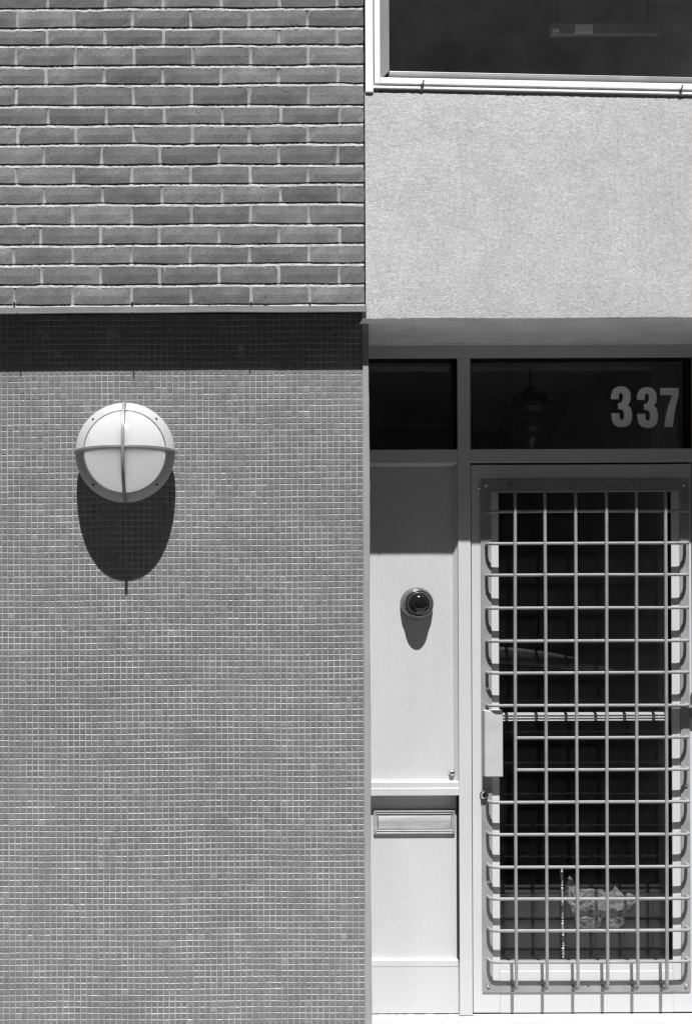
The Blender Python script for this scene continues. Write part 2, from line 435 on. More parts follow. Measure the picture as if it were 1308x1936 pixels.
# ================================================================== MOSAIC WALL
X_TR0, X_TR1 = fx(687.3, Y_TILE), fx(699.5, Y_TILE)
TP, TPZ = 0.02106, 0.02162
Z_TT = zf1 - 0.004
TW = thing('mosaic_wall', 'lower wall of small grey glazed mosaic squares with light grout', 'mosaic wall', (X_L, Y_TILE, 0.0))
m = MB(); m.box(X_L, X_TR0+0.002, Y_TILE+0.0008, Y_TILE+0.5, 0.003, Z_TT); m.build('grout_bed', 'grout', TW)
ncol = int((X_TR0 - X_L)/TP) + 1; nrow = int(Z_TT/TPZ) + 1
def tile_verts(hw, hz, tx, tz, jag):
    b = 0.0014
    o = [(-hw, -hz), (hw, -hz), (hw, hz), (-hw, hz)]
    i_ = [(-hw+b, -hz+b), (hw-b, -hz+b), (hw-b, hz-b), (-hw+b, hz-b)]
    vs = [(x+R(-jag, jag), 0.0010, z+R(-jag, jag)) for x, z in o] + [(x, -0.0001 + tx*x + tz*z, z) for x, z in i_]
    fs = [(4, 5, 6, 7), (0, 1, 5, 4), (1, 2, 6, 5), (2, 3, 7, 6), (3, 0, 4, 7)]
    return vs, fs
def tint():
    t = random.gauss(0.195, 0.010)
    q = random.random()
    if q < 0.018: t *= R(1.2, 1.45)
    elif q < 0.05: t *= R(1.08, 1.2)
    return t
def with_tint(me, vals):
    at = me.attributes.new('tint', 'FLOAT', 'FACE'); at.data.foreach_set('value', vals)
H = TP/2 - 0.00125
variants = []
for k in range(24):
    vs, fs = tile_verts(H, H+0.0002, R(-.02, .02), R(-.03, .03), 0.0003)
    mb = MB(); mb.add(vs, fs); me = mb.mesh('mosaic_tile', M['tile']); with_tint(me, [tint()]*5); variants.append(me)
cells = []
for c in range(ncol):
    for r in range(nrow):
        sheet_x, sheet_r = c//15, r//15
        rnd = random.Random(sheet_x*77 + sheet_r*13)
        x = X_TR0 - 0.0008 - (c+0.5)*TP + rnd.uniform(-.0004, .0004) + 0.0005*math.sin(r*0.35 + c*0.05)
        z = Z_TT - 0.001 - (r+0.5)*TPZ + rnd.uniform(-.0005, .0005) + 0.0009*math.sin(c*0.16+r*0.05) + 0.0006*math.sin(c*0.41 + r)
        if x - H < X_L or z - H < 0.004: continue
        cells.append((x + R(-.0003, .0003), z + R(-.0003, .0003)))
cells.sort(key=lambda q: (q[0]-0.18)**2 + (q[1]-1.35)**2)     # nearest to the eye, clear of the lamp
big = MB(); tv = []
for k, (x, z) in enumerate(cells):
    if k < 300:
        o = bpy.data.objects.new('mosaic_tile', random.choice(variants)); COL.objects.link(o)
        o.parent = TW; o.location = Vector((x, Y_TILE, z)) - TW.location
    else:
        vs, fs = tile_verts(H + R(-.0003, .0002), H + 0.0002 + R(-.0003, .0002), R(-.02, .02), R(-.03, .03), 0.0003)
        big.add([(a+x, b+Y_TILE, c_+z) for a, b, c_ in vs], fs); t = tint(); tv += [t]*5
o = big.build('mosaic_field', 'tile', TW, fix=False); with_tint(o.data, tv); o['kind'] = 'stuff'
m = MB(); n = 60
def tr(i, j):
    z = 0.003 + (Z_TT - 0.004)*j/n
    e = 0.0011*math.sin(z*7) + R(-.0006, .0006)
    return [(X_TR0+R(-.0004, .0004), Y_TILE+0.004, z), (X_TR0, Y_TILE-0.0035, z), (X_TR1-0.0025+e, Y_TILE-0.0035, z), (X_TR1+e, Y_TILE+0.0005, z), (X_TR1+e, Y_TILE+0.29, z)][i]
m.grid(4, n, tr); m.build('corner_trim', 'trim', TW, fix=False)
m = MB(); m.box(X_TR0+0.004, X_TR1-0.004, Y_TILE+0.003, Y_TILE+0.5, 0.004, Z_TT-0.002); m.build('corner_core', 'trim', TW)

# ================================================================== STUCCO WALL with window opening above
TILT = 0.0245                      # the window band slopes down to the right
X_S0, X_S1 = fx(690.5, Y_STUC, 380), fx(1900, Y_STUC)
X_W1 = fx(1470, Y_STUC)            # right end of the window
Z_LINT = fz(600.5, Y_STUC, 1000)
X_J = fx(1338, Y_FRAME)            # pier to the right of the door
SW = thing('stucco_wall', 'pale rough stucco panel above the entrance', 'stucco wall', (X_S0, Y_STUC, Z_LINT))
def zwin(y, x, px0=700, Y=None):
    Y = Y or Y_STUC
    return fz(y, Y, px0) - TILT*(x - fx(px0, Y, 150))
m = MB(); nx, nz = 220, 12
def st(i, j):
    x = X_S0 + (X_W1 - X_S0)*i/nx
    top = zwin(173.5, x); v = j/nz
    zz = Z_LINT + (top - Z_LINT)*v; y = Y_STUC
    if j == 0: zz += R(-.0014, .0012) + 0.0012*math.sin(x*9); y += 0.003
    if j == nz: zz += R(-.0012, .0012); y += 0.003
    return (x, y + R(-.0008, .0008), zz)
m.grid(nx, nz, st, True)
# top lip that catches the sun
def lip(i, j):
    x = X_S0 + (X_W1 - X_S0)*i/nx; return (x, Y_STUC + (0.003 if j == 0 else 0.05), zwin(173.5, x) + (0 if j == 0 else 0.006))
m.grid(nx, 1, lip, True)
m.build('render_face', 'stucco', SW, fix=False)
m = MB(); m.box(X_S0, X_W1, Y_STUC+0.006, Y_STUC+0.5, Z_LINT+0.006, zwin(173.5, X_W1)-0.01); m.build('lintel', 'soffit', SW)
m = MB(); m.box(X_W1, X_S1, Y_STUC, Y_STUC+0.5, Z_LINT, Z_TOP); m.build('side_render', 'stucco', SW)
m = MB(); m.box(X_J, X_S1, Y_STUC, Y_STUC+0.6, 0.003, Z_LINT-0.002); m.build('pier', 'stucco', SW)
m = MB(); nx = 120
def sf(i, j):
    x = X_S0 - 0.01 + (X_J + 0.01 - X_S0)*i/nx
    return (x, Y_STUC + 0.003 + (Y_FRAME + 0.01 - Y_STUC)*j/4, Z_LINT + 0.001 + R(-.0006, .0006))
m.grid(nx, 4, sf, True); m.build('soffit', 'soffit', SW, fix=False)
# thin plaster bead where the soffit meets the frame
m = MB(); m.box(fx(697, Y_FRAME), X_J, Y_FRAME-0.006, Y_FRAME+0.01, fz(652, Y_FRAME, 1000), fz(650, Y_FRAME, 1000)+0.004); m.build('plaster_bead', 'soffit', SW, bevel=0.002)

# ================================================================== UPPER WINDOW
WX0 = fx(690.5, Y_STUC, 100)
UW = thing('window', 'dark upper window in white frame above the stucco panel', 'window', (WX0, Y_STUC, zwin(170, WX0)))
def sbox(mb, xa, xb, y0, y1, ya, yb, xq=None):
    # box whose top/bottom edges slope with the window; pixel x, metres y, pixel rows ya (top) yb (bottom)
    x0, x1 = fx(xa, y0, 90), fx(xb, y0, 90)
    vs = []
    for x in (x0, x1):
        for y in (y0, y1):
            for q in (yb, ya): vs.append((x, y, zwin(q, x, 700, y0)))
    mb.add(vs, [(0, 1, 3, 2), (4, 6, 7, 5), (0, 4, 5, 1), (2, 3, 7, 6), (0, 2, 6, 4), (1, 5, 7, 3)])
    return mb
YT = -430
sbox(MB(), 690.5, 705.5, Y_STUC-0.003, Y_STUC+0.12, YT, 174).build('jamb', 'white', UW, bevel=0.0015)
sbox(MB(), 705.5, 1470, Y_STUC+0.012, Y_STUC+0.12, 157.6, 161).build('rebate', 'bead', UW)
sbox(MB(), 705.5, 1470, Y_STUC-0.004, Y_STUC+0.12, 161.5, 166).build('sill', 'white', UW, bevel=0.001)
sbox(MB(), 705.5, 1470, Y_STUC+0.025, Y_STUC+0.12, 166.3, 173).build('sill_joint', 'black', UW)
sbox(MB(), 707.3, 718.5, Y_STUC-0.006, Y_STUC+0.10, YT, 157.3).build('sash_stile', 'white', UW, bevel=0.0015)
sbox(MB(), 718.8, 1470, Y_STUC-0.006, Y_STUC+0.10, 145.5, 157.3).build('sash_rail', 'white', UW, bevel=0.0015)
sbox(MB(), 705.8, 707.0, Y_STUC+0.02, Y_STUC+0.12, YT, 160).build('frame_gap', 'black', UW)
m = MB(); ya_, yb_ = Y_STUC+0.004, Y_STUC+0.022
x0, x1 = fx(718.8, ya_, 90), fx(735.5, yb_, 90)
m.add([(x0, ya_, zwin(147, x0, 700, ya_)), (x1, yb_, zwin(133, x1, 700, yb_)), (x1, yb_, zwin(YT, x1)), (x0, ya_, zwin(YT, x0)),
       (x0, Y_STUC+0.06, zwin(147, x0, 700, ya_)), (x1, Y_STUC+0.06, zwin(133, x1, 700, yb_)), (x1, Y_STUC+0.06, zwin(YT, x1)), (x0, Y_STUC+0.06, zwin(YT, x0))],
      [(0, 1, 2, 3), (4, 7, 6, 5), (0, 4, 5, 1), (1, 5, 6, 2), (2, 6, 7, 3), (3, 7, 4, 0)])
m.build('glazing_bead', 'bead', UW)
sbox(MB(), 735.5, 1470, Y_STUC+0.016, Y_STUC+0.06, 133.2, 140.3).build('glazing_bead', 'bead', UW, bevel=0.002)
sbox(MB(), 727, 1470, Y_STUC+0.034, Y_STUC+0.08, 140, 150).build('glazing_gap', 'black', UW)
sbox(MB(), 731, 1470, Y_STUC+0.036, Y_STUC+0.042, YT, 139).build('pane', 'upglass', UW)
m = MB(); m.box(fx(690.5, Y_STUC, 90), X_W1, Y_STUC-0.01, Y_STUC+0.13, Z_TOP-0.06, Z_TOP); m.build('head', 'white', UW)
for px in (798, 1285):
    x = fx(px, Y_STUC, 160); z = zwin(158, x)
    m = MB(); m.tube([(x-0.002, Y_STUC-0.004, z-0.002), (x-0.001, Y_STUC-0.010, z-0.001), (x+0.001, Y_STUC-0.012, z+0.004), (x+0.003, Y_STUC-0.011, z+0.010)], 0.0024, 8)
    m.lathe([(0.0045, 0), (0.0042, 0.004), (0.001, 0.005)], x-0.002, z-0.003, Y_STUC-0.006, 12)
    m.build('hook', 'ringmetal', UW)
# light fitting seen dimly in the upstairs room
YL = 4.25
LF = thing('ceiling_light', 'dim strip light fitting behind the upper window glass', 'ceiling light', (fx(1145, YL), YL, fz(65, YL, 1145)))
xx0, xx1, _, _, zz0, zz1 = box_px(1040, 1250, 42, 65, YL, 0.1)
m = MB(); m.box(xx0, xx1, YL, YL+0.022, zz0, zz1); m.build('housing', 'bead', LF, bevel=0.006)
xx0, xx1, _, _, zz0, zz1 = box_px(1086, 1120, 46, 63, YL-0.004, 0.1)
m = MB(); m.box(xx0, xx1, YL-0.006, YL-0.001, zz0, zz1); m.build('diffuser', 'fixture', LF, bevel=0.002)
xx0, xx1, _, _, zz0, zz1 = box_px(1044, 1057, 54, 61, YL-0.004, 0.1)
m = MB(); m.box(xx0, xx1, YL-0.006, YL-0.001, zz0, zz1); m.build('end_cap', 'fixture', LF, bevel=0.002)
for xx in (1060, 1230):
    m = MB(); m.tube([(fx(xx, YL), YL+0.011, fz(42, YL, xx)-0.003), (fx(xx, YL), YL+0.011, Z_TOP-0.02)], 0.0016, 8); m.build('hanger', 'black', LF)

# ================================================================== ENTRANCE FRAME
FR = thing('entrance_frame', 'grey metal entrance frame with dark transom panes over the door', 'door frame', (fx(880, Y_FRAME), Y_FRAME, 0.04))
XF0 = fx(699, Y_FRAME) - 0.03
XM0, XM1 = fx(866, Y_FRAME), fx(890, Y_FRAME)
zH0, zH1 = fz(676.5, Y_FRAME, 1000), Z_LINT - 0.002
zT0, zT1 = fz(874.5, Y_FRAME, 1000), fz(849, Y_FRAME, 1000)
XR0 = fx(1307.5, Y_FRAME, 760)
D = 0.11
m = MB(); m.box(XF0, X_J, Y_FRAME, Y_FRAME+D, zH0, zH1); m.build('head', 'frame', FR, bevel=0.0015)
m = MB(); m.box(XM0, XM1, Y_FRAME-0.0015, Y_FRAME+D, 0.035, zH0-0.0005); m.build('mullion', 'frame', FR, bevel=0.0015)
m = MB(); m.box(XM1+0.0005, XR0-0.0005, Y_FRAME, Y_FRAME+D, zT0, zT1); m.build('transom_bar', 'frame', FR, bevel=0.0015)
m = MB(); m.box(XF0, XM0-0.0005, Y_FRAME, Y_FRAME+D, zT0, zT1); m.build('transom_bar', 'frame', FR, bevel=0.0015)
m = MB(); m.box(XR0, X_J, Y_FRAME-0.0015, Y_FRAME+D, 0.035, zH0-0.0005); m.build('jamb', 'frame', FR, bevel=0.0015)
YG = Y_FRAME + 0.058
for (xa, xb) in ((XF0, XM0-0.0005), (XM1+0.0005, XR0-0.0005)):
    m = MB()
    m.box(xa, xb, Y_FRAME+0.004, YG+0.012, zH0-0.0026, zH0-0.0004)
    m.box(xb-0.0026, xb-0.0004, Y_FRAME+0.004, YG+0.012, zT1+0.0004, zH0-0.003)
    m.box(xa+0.0004, xa+0.0026, Y_FRAME+0.004, YG+0.012, zT1+0.0004, zH0-0.003)
    m.build('gasket', 'gasket', FR)
    m = MB(); m.box(xa+0.003, xb-0.003, YG, YG+0.006, zT1+0.0008, zH0-0.003); m.build('pane', 'glass', FR)
# door reveal / rebate behind the gaps
m = MB(); m.box(XM1+0.0005, XR0-0.0005, Y_FRAME+0.055, Y_FRAME+D, zT0-0.03, zT0-0.0005); m.build('door_stop', 'gasket', FR)

# house number
ZS = 7.348
three = [(178,328),(179,285),(188,240),(204,203),(232,174),(270,156),(315,150),(362,155),(400,174),(430,204),(446,240),(452,280),(452,320),(446,356),(432,388),(410,410),(440,434),(459,470),(470,515),(472,552),(468,604),(455,652),(430,688),(392,709),(330,718),(275,711),(238,694),(210,662),(192,617),(184,570),(182,522),
 (295,522),(296,570),(302,597),(314,612),(328,617),(343,612),(354,598),(360,572),(360,532),(354,503),(343,485),(325,473),(302,466),(275,465),(275,385),(300,381),(320,369),(335,348),(343,318),(344,282),(339,258),(329,246),(315,242),(301,246),(291,259),(287,282),(285,328)]
seven = [(860,172),(1117,172),(1117,285),(1098,345),(1080,420),(1063,510),(1050,600),(1042,660),(1038,715),(918,715),(924,660),(936,590),(952,510),(972,430),(998,350),(1030,272),(860,272)]
YN = YG - 0.0015
HN = thing('house_number', 'pale grey numerals 337 on the dark transom glass', 'house number', (fx(1218, YN), YN, fz(808, YN, 1218)))
for pts, dx, dy in ((three, 0, 0), (three, 360, 10), (seven, 0, 0)):
    P = [W(1130+(a+dx)/ZS, 710+(b+dy)/ZS, YN) for a, b in pts]
    m = MB(); m.prism(P, YN, YN+0.0012); m.build('numeral', 'numeral', HN)

# ================================================================== SIDE PANEL (left of the door)
SP = thing('side_panel', 'pale grey enamel side panel between mosaic wall and door', 'side panel', (fx(780, Y_FRAME), Y_FRAME, 0.04))
XPR = XM0 - 0.0006
YP = Y_FRAME + 0.022
z1, z0 = zT0 - 0.0006, fz(1477, Y_FRAME, 780)
# bevelled sheet: outer rim at the frame face, field set back
xi1 = fx(857, YP); zi1 = fz(881, YP, 780); zi0 = fz(1476, YP, 780)
m = MB(); m.box(XF0, xi1, YP, YP+0.02, zi0, zi1); m.build('upper_panel', 'panel', SP)
m = MB()
m.add([(XF0, Y_FRAME+0.006, z1), (XPR, Y_FRAME+0.006, z1), (xi1-0.002, YP-0.0002, zi1-0.002), (XF0, YP-0.0002, zi1-0.002)], [(0, 1, 2, 3)])
m.add([(XPR, Y_FRAME+0.006, z1), (XPR, Y_FRAME+0.006, z0), (xi1-0.002, YP-0.0002, zi0+0.002), (xi1-0.002, YP-0.0002, zi1-0.002)], [(0, 1, 2, 3)])
m.box(XF0, XPR-0.001, YP-0.0028, YP-0.0003, zi0-0.001, zi0+0.004)
m.build('bevel_moulding', 'panel', SP, fix=False)
zl1, zl0 = z0 - 0.0006, fz(1503.5, Y_FRAME, 780); zm = fz(1490, Y_FRAME, 780)
m = MB(); m.prism([(Y_FRAME+0.05, zl1), (Y_FRAME+0.003, zl1), (Y_FRAME-0.002, zl1-0.004), (Y_FRAME-0.002, zm+0.001), (Y_FRAME-0.0042, zm-0.0012), (Y_FRAME-0.0042, zl0), (Y_FRAME+0.05, zl0)], XF0, XPR, axis='X')
m.build('ledge', 'panel', SP)
YM = Y_FRAME + 0.036
zk = fz(1818, Y_FRAME, 780)
m = MB(); m.box(XF0, fx(865.5, YM, 1660), YM, YM+0.02, zk-0.03, zl0+0.02); m.build('lower_panel', 'panel', SP)
m = MB(); m.box(fx(865.5, YM, 1660)+0.0005, XPR, YM+0.012, YM+0.03, zk-0.03, zl0+0.02); m.build('shadow_gap', 'gasket', SP)
m = MB(); m.box(XPR-0.0012, XPR, Y_FRAME+0.003, YM+0.03, zk, zl0-0.001); m.build('edge_seal', 'gasket', SP)
zk0 = fz(1919, Y_FRAME, 780)
YK = Y_FRAME + 0.016
m = MB(); m.prism([(YK+0.05, zk), (YK+0.002, zk), (YK, zk-0.002), (YK, fz(1827, YK, 780)), (YK+0.0012, fz(1828.5, YK, 780)), (YK+0.0012, zk0), (YK+0.05, zk0)], XF0, XPR, axis='X')
m.build('kick_panel', 'panel', SP)
m = MB(); m.box(XF0, XPR, YK+0.012, YK+0.06, 0.0345, zk0+0.01); m.build('dark_backing', 'gasket', SP)  # black box added behind the gap under the kick panel to keep it dark
x, z = W(853, 1461, YP)
m = MB(); m.lathe([(0.0125, 0), (0.0122, 0.003), (0.010, 0.006), (0.0095, 0.010), (0.0085, 0.014), (0.005, 0.017), (0.0008, 0.018)], x, z, YP, 24); m.build('stud', 'chrome', SP)

# dome fitting
cx, cz = W(787, 1141, YP)
DF = thing('dome_fitting', 'small dark glossy dome in round metal ring on the side panel', 'dome fitting', (cx, YP, cz))
s_ = YP/F
r0, r1, r2 = 31*s_, 26.5*s_, 23.6*s_
m = MB(); m.lathe([(r0, 0.0), (r0, 0.012), (r0*0.985, 0.018), (r1*1.06, 0.033), (r1, 0.037), (r1*0.93, 0.038)], cx, cz, YP, 48); m.build('base_ring', 'ringmetal', DF)
m = MB()
prof = [(r1*0.925, 0.036)] + [(r1*0.925 + 0.0012*math.cos(t), 0.040 + 0.0025*math.sin(t)) for t in (0.2, 0.9, 1.57, 2.2, 2.9)] + [(r2*0.98, 0.0395)]
m.lathe(prof, cx, cz, YP, 48); m.build('bezel', 'chrome', DF)
m = MB(); m.lathe([(r2*0.975*math.cos(t*math.pi/2/12) + 0.0002, 0.0392 + 0.042*math.sin(t*math.pi/2/12)) for t in range(13)], cx, cz, YP, 48); m.build('dome', 'darkdome', DF)

# mail slot
MSY = YM - 0.010
x0, x1, _, _, z0, z1 = box_px(706.5, 860.5, 1531.5, 1577.5, MSY, 0.01, ym=1555, xm=783)
MS = thing('mail_slot', 'worn steel mail slot set in the lower side panel', 'mail slot', ((x0+x1)/2, YM, z0))
def ring_frame(x0, x1, z0, z1, steps):
    m = MB(); vs = []
    for ins, y in steps: vs.append([(x0+ins, y, z0+ins), (x1-ins, y, z0+ins), (x1-ins, y, z1-ins), (x0+ins, y, z1-ins)])
    flat = [v for q in vs for v in q]; fs = []
    for i in range(len(vs)-1):
        for k in range(4): fs.append((i*4+k, i*4+(k+1) % 4, (i+1)*4+(k+1) % 4, (i+1)*4+k))
    return m.add(flat, fs)
m = ring_frame(x0, x1, z0, z1, [(0.0, YM-0.0005), (0.0, YM-0.006), (0.003, MSY), (0.0075, MSY), (0.0095, MSY+0.005), (0.0115, MSY+0.005), (0.0140, MSY+0.0005), (0.0185, MSY+0.008)])
m.build('frame', 'slotmetal', MS, fix=False)
i = 0.0175; fx0, fx1, fz0, fz1 = x0+i, x1-i, z0+i, z1-i; fh = fz1-fz0
m = MB(); n = 10
def flap(a, b):
    v = b/n; bulge = 0.0085*math.sin(math.pi*min(1, max(0, v)))**0.7
    return (fx0 + (fx1-fx0)*a/8, MSY + 0.0075 - bulge - (0.002 if 0.18 < v < 0.24 else 0), fz0 + fh*v)
m.grid(8, n, flap, True); m.build('flap', 'slotmetal', MS, fix=False)
m = MB(); m.box(fx0-0.001, fx1+0.001, MSY+0.0085, YM-0.0004, fz0-0.001, fz1+0.001); m.build('slot_box', 'black', MS)
for sx in (x0+0.0085, x1-0.0085):
    for sz in (z0+0.0085, z1-0.0085):
        m = MB(); m.lathe([(0.0036, 0), (0.0032, 0.0016), (0.0008, 0.0024)], sx, sz, MSY+0.001, 12); m.build('screw', 'chrome', MS)

# ================================================================== DOOR
DR = thing('door', 'pale grey glazed door with dark glass behind a barred grille', 'door', (fx(1100, Y_DOOR), Y_DOOR, 0.06))
dx0 = XM1 + 0.0035; dx1 = fx(1334, Y_DOOR) - 0.004
dz1 = fz(878, Y_DOOR, 1100); dz0 = fz(1914, Y_DOOR, 1100)
gx0, gx1 = fx(943.5, Y_DOOR, 1380), fx(1269.5, Y_DOOR, 1380)
gz1, gz0 = fz(930.5, Y_DOOR, 1100), fz(1821, Y_DOOR, 1100)
XR0d = XR0
dx1 = XR0 - 0.0035
m = MB(); m.box(dx0, gx0, Y_DOOR, Y_DOOR+0.045, dz0, dz1); m.build('stile', 'door', DR, bevel=0.0015)
m = MB(); m.box(gx1, dx1, Y_DOOR, Y_DOOR+0.045, dz0, dz1); m.build('stile', 'door', DR, bevel=0.0015)
m = MB(); m.box(gx0+0.0004, gx1-0.0004, Y_DOOR+0.0006, Y_DOOR+0.045, gz1, dz1-0.0006); m.build('rail', 'door', DR, bevel=0.0015)
m = MB(); zg = fz(1836, Y_DOOR, 1100)
m.prism([(Y_DOOR+0.045, gz0), (Y_DOOR+0.004, gz0), (Y_DOOR+0.0022, gz0-0.003), (Y_DOOR+0.0022, zg+0.001), (Y_DOOR+0.0006, zg-0.0015), (Y_DOOR+0.0006, dz0), (Y_DOOR+0.045, dz0)], gx0+0.0004, gx1-0.0004, axis='X')
m.build('rail', 'door', DR)
YDG = Y_DOOR + 0.026
m = MB(); m.box(dx0, dx1, Y_DOOR+0.008, Y_DOOR+0.04, dz0-0.0058, dz0-0.0003); m.build('weatherstrip', 'gasket', DR)
m = MB(); m.box(gx0-0.002, gx1+0.002, YDG, YDG+0.006, gz0-0.004, gz1+0.004); m.build('pane', 'glass', DR)
m = MB()
m.box(gx1-0.0022, gx1-0.0004, Y_DOOR+0.003, YDG-0.0005, gz0+0.0005, gz1-0.0005)
m.box(gx0+0.0004, gx1-0.0026, Y_DOOR+0.003, YDG-0.0005, gz1-0.002, gz1-0.0004)
m.build('gasket', 'gasket', DR)
# fluted bar across the inside of the glass
pbx0, pbx1 = gx0+0.004, gx1-0.004
YB = YDG + 0.026
pz1, pz0 = fz(1347.5, YB, 1100), fz(1363.5, YB, 1100)
prof = []; h = pz1-pz0
for k in range(3):
    a, b = pz1 - h*k/3, pz1 - h*(k+1)/3
    prof += [(YB+0.008, a-0.0003), (YB, b+0.0032), (YB, b+0.0018), (YB+0.008, b+0.0014)]
prof += [(YB+0.022, pz0), (YB+0.022, pz1)]
m = MB(); m.prism(prof, pbx0, pbx1, axis='X'); m.build('push_bar', 'pushbar', DR)
# lock cylinder and weld stud
x, z = W(914.5, 1502, Y_DOOR)
m = MB(); m.lathe([(0.0175, 0), (0.017, 0.004), (0.0135, 0.007), (0.013, 0.016), (0.0115, 0.019), (0.007, 0.0195), (0.0065, 0.014), (0.0005, 0.0138)], x, z, Y_DOOR-0.0005, 32); lk = m.build('lock', 'chrome', DR)
m = MB(); m.box(x-0.0035, x+0.0035, Y_DOOR-0.0185, Y_DOOR-0.015, z-0.001, z+0.001); m.build('keyhole', 'hole', lk)

# ================================================================== GRILLE
YFL = Y_DOOR - 0.005
GR = thing('security_grille', 'grey barred steel grille bolted over the door glass', 'grille', (fx(1100, YFL), YFL, fz(1875, YFL, 1100)))
ox0, ox1 = fx(910, YFL, 1390), fx(1303, YFL, 1390); oz1, oz0 = fz(907, YFL, 1100), fz(1875.5, YFL, 1100)
ix0, ix1 = fx(929.5, YFL, 1390), fx(1286, YFL, 1390); iz1, iz0 = fz(928.5, YFL, 1100), fz(1855, YFL, 1100)
def rrect(x0, x1, z0, z1, r, n=5):
    P = []
    for cx_, cz_, a0 in ((x1-r, z0+r, -90), (x1-r, z1-r, 0), (x0+r, z1-r, 90), (x0+r, z0+r, 180)):
        for k in range(n+1):
            t = math.radians(a0 + 90*k/n); P.append((cx_ + r*math.cos(t), cz_ + r*math.sin(t)))
    return P
oo, ii = rrect(ox0, ox1, oz0, oz1, 0.006), rrect(ix0, ix1, iz0, iz1, 0.002)
n = len(oo); m = MB()
vs = [(a, YFL, b) for a, b in oo] + [(a, YFL, b) for a, b in ii] + [(a, YFL+0.0045, b) for a, b in oo] + [(a, YFL+0.0045, b) for a, b in ii]
fs = []
for k in range(n):
    k2 = (k+1) % n
    fs += [(k, k2, n+k2, n+k), (2*n+k, 3*n+k, 3*n+k2, 2*n+k2), (k, 2*n+k, 2*n+k2, k2), (n+k, n+k2, 3*n+k2, 3*n+k)]
m.add(vs, fs); m.build('flange', 'grille', GR)
YGB = YFL - 0.047
br = 0.0062; bend = 0.022
vx = [974, 1031.5, 1089.4, 1146.4, 1202.6, 1258]
hy = [966.5, 1027, 1087, 1149.5, 1212, 1272, 1334, 1395, 1455.5, 1517, 1578, 1639.4, 1700, 1760, 1819.3]
def arc(p0, p1, p2, n=6):
    P0, P1, P2 = Vector(p0), Vector(p1), Vector(p2)
    return [P0*(1-t)**2 + P1*2*t*(1-t) + P2*t*t for t in [k/n for k in range(n+1)]]
for px in vx:
    x = fx(px, YGB, 1430); yy = YGB - 0.003
    zt, zb = fz(919, YFL, px), fz(1865, YFL, px)
    j = [R(-.0018, .0018) for _ in range(4)]
    path = [(x, YFL+0.001, zt), (x, YFL-0.012, zt)] + arc((x, YFL-0.018, zt), (x, yy, zt), (x+j[0], yy, zt-0.03)) + [(x+j[1], yy, zt*.66+zb*.34), (x+j[2], yy, zt*.34+zb*.66)] + arc((x+j[3], yy, zb+0.03), (x, yy, zb), (x, YFL-0.018, zb)) + [(x, YFL-0.012, zb), (x, YFL+0.001, zb)]
    m = MB(); m.tube(path, br, 10); m.build('upright_bar', 'grille', GR)
xl, xr = fx(920.5, YFL, 1390), fx(1294.5, YFL, 1390)
for i, py in enumerate(hy):
    z = fz(py, YGB, 1110); yy = YGB + 0.003
    dj = [R(-.0009, .0009) for _ in range(3)]
    right = [(fx(1145, YGB), yy, z+dj[0])] + arc((xr-0.03, yy, z+dj[1]), (xr, yy, z), (xr, YFL-0.016, z)) + [(xr, YFL-0.010, z), (xr, YFL+0.001, z)]
    if i in (7, 8):
        path = [(fx(vx[0], YGB, 1430), yy, z)] + right
    else:
        path = [(xl, YFL+0.001, z), (xl, YFL-0.010, z)] + arc((xl, YFL-0.016, z), (xl, yy, z), (xl+0.03, yy, z+dj[2])) + right
    m = MB(); m.tube(path, br, 10); m.build('cross_bar', 'grille', GR)
# lock guard plate and latch bracket
yg0 = YFL - 0.034
gx_0, gx_1, _, _, g0, g1 = box_px(916, 950.5, 1343, 1469, yg0, 0.01, ym=1406, xm=930)
m = MB(); m.box(gx_0, gx_1, yg0, YFL-0.0005, g0, g1); m.build('lock_guard', 'guard', GR, bevel=0.003)
zb = fz(1337, YGB, 1290)
m = MB(); m.box(fx(1262, YGB, 1337), fx(1322, YGB, 1337), YGB+0.006, YFL-0.0005, zb-0.0025, zb+0.0025)
m.box(fx(1305, YFL, 1337), fx(1322, YFL, 1337), YFL-0.012, YFL-0.0004, fz(1357, YFL, 1310), fz(1309, YFL, 1310)); m.build('latch_bracket', 'grille', GR)
for px, py in ((918, 918), (905.5, 922.5), (1291.5, 917), (923, 1864), (1295.5, 1863), (921, 1301), (1296, 1484), (923.5, 1666)):
    x, z = W(px, py, YFL)
    m = MB(); yb_ = YFL if px != 905.5 else Y_DOOR
    m.lathe([(0.0068, 0), (0.0066, 0.002), (0.0052, 0.0045), (0.0028, 0.006), (0.0005, 0.0064)], x, z, yb_-0.0003, 16); m.build('bolt', 'chrome', GR)
for px, py in ((919, 1123), (1111, 1864), (925, 1543)):
    x, z = W(px, py, YFL)
    m = MB(); m.lathe([(0.0032, 0), (0.003, 0.0006), (0.0005, 0.0007)], x, z, YFL-0.0001, 12); m.build('bolt_hole', 'hole', GR)

# ================================================================== BEHIND THE DOOR GLASS
YBD = YDG + 0.040
x0, x1, _, _, z0, z1 = box_px(938, 1285, 1690, 1840, YBD, 0.01)
bo = MB().box(x0, x1, YBD, YBD+0.018, 0.037, z1).build('board', 'board', bevel=0.003)
tag(bo, 'dark board standing low behind the door glass', 'board')
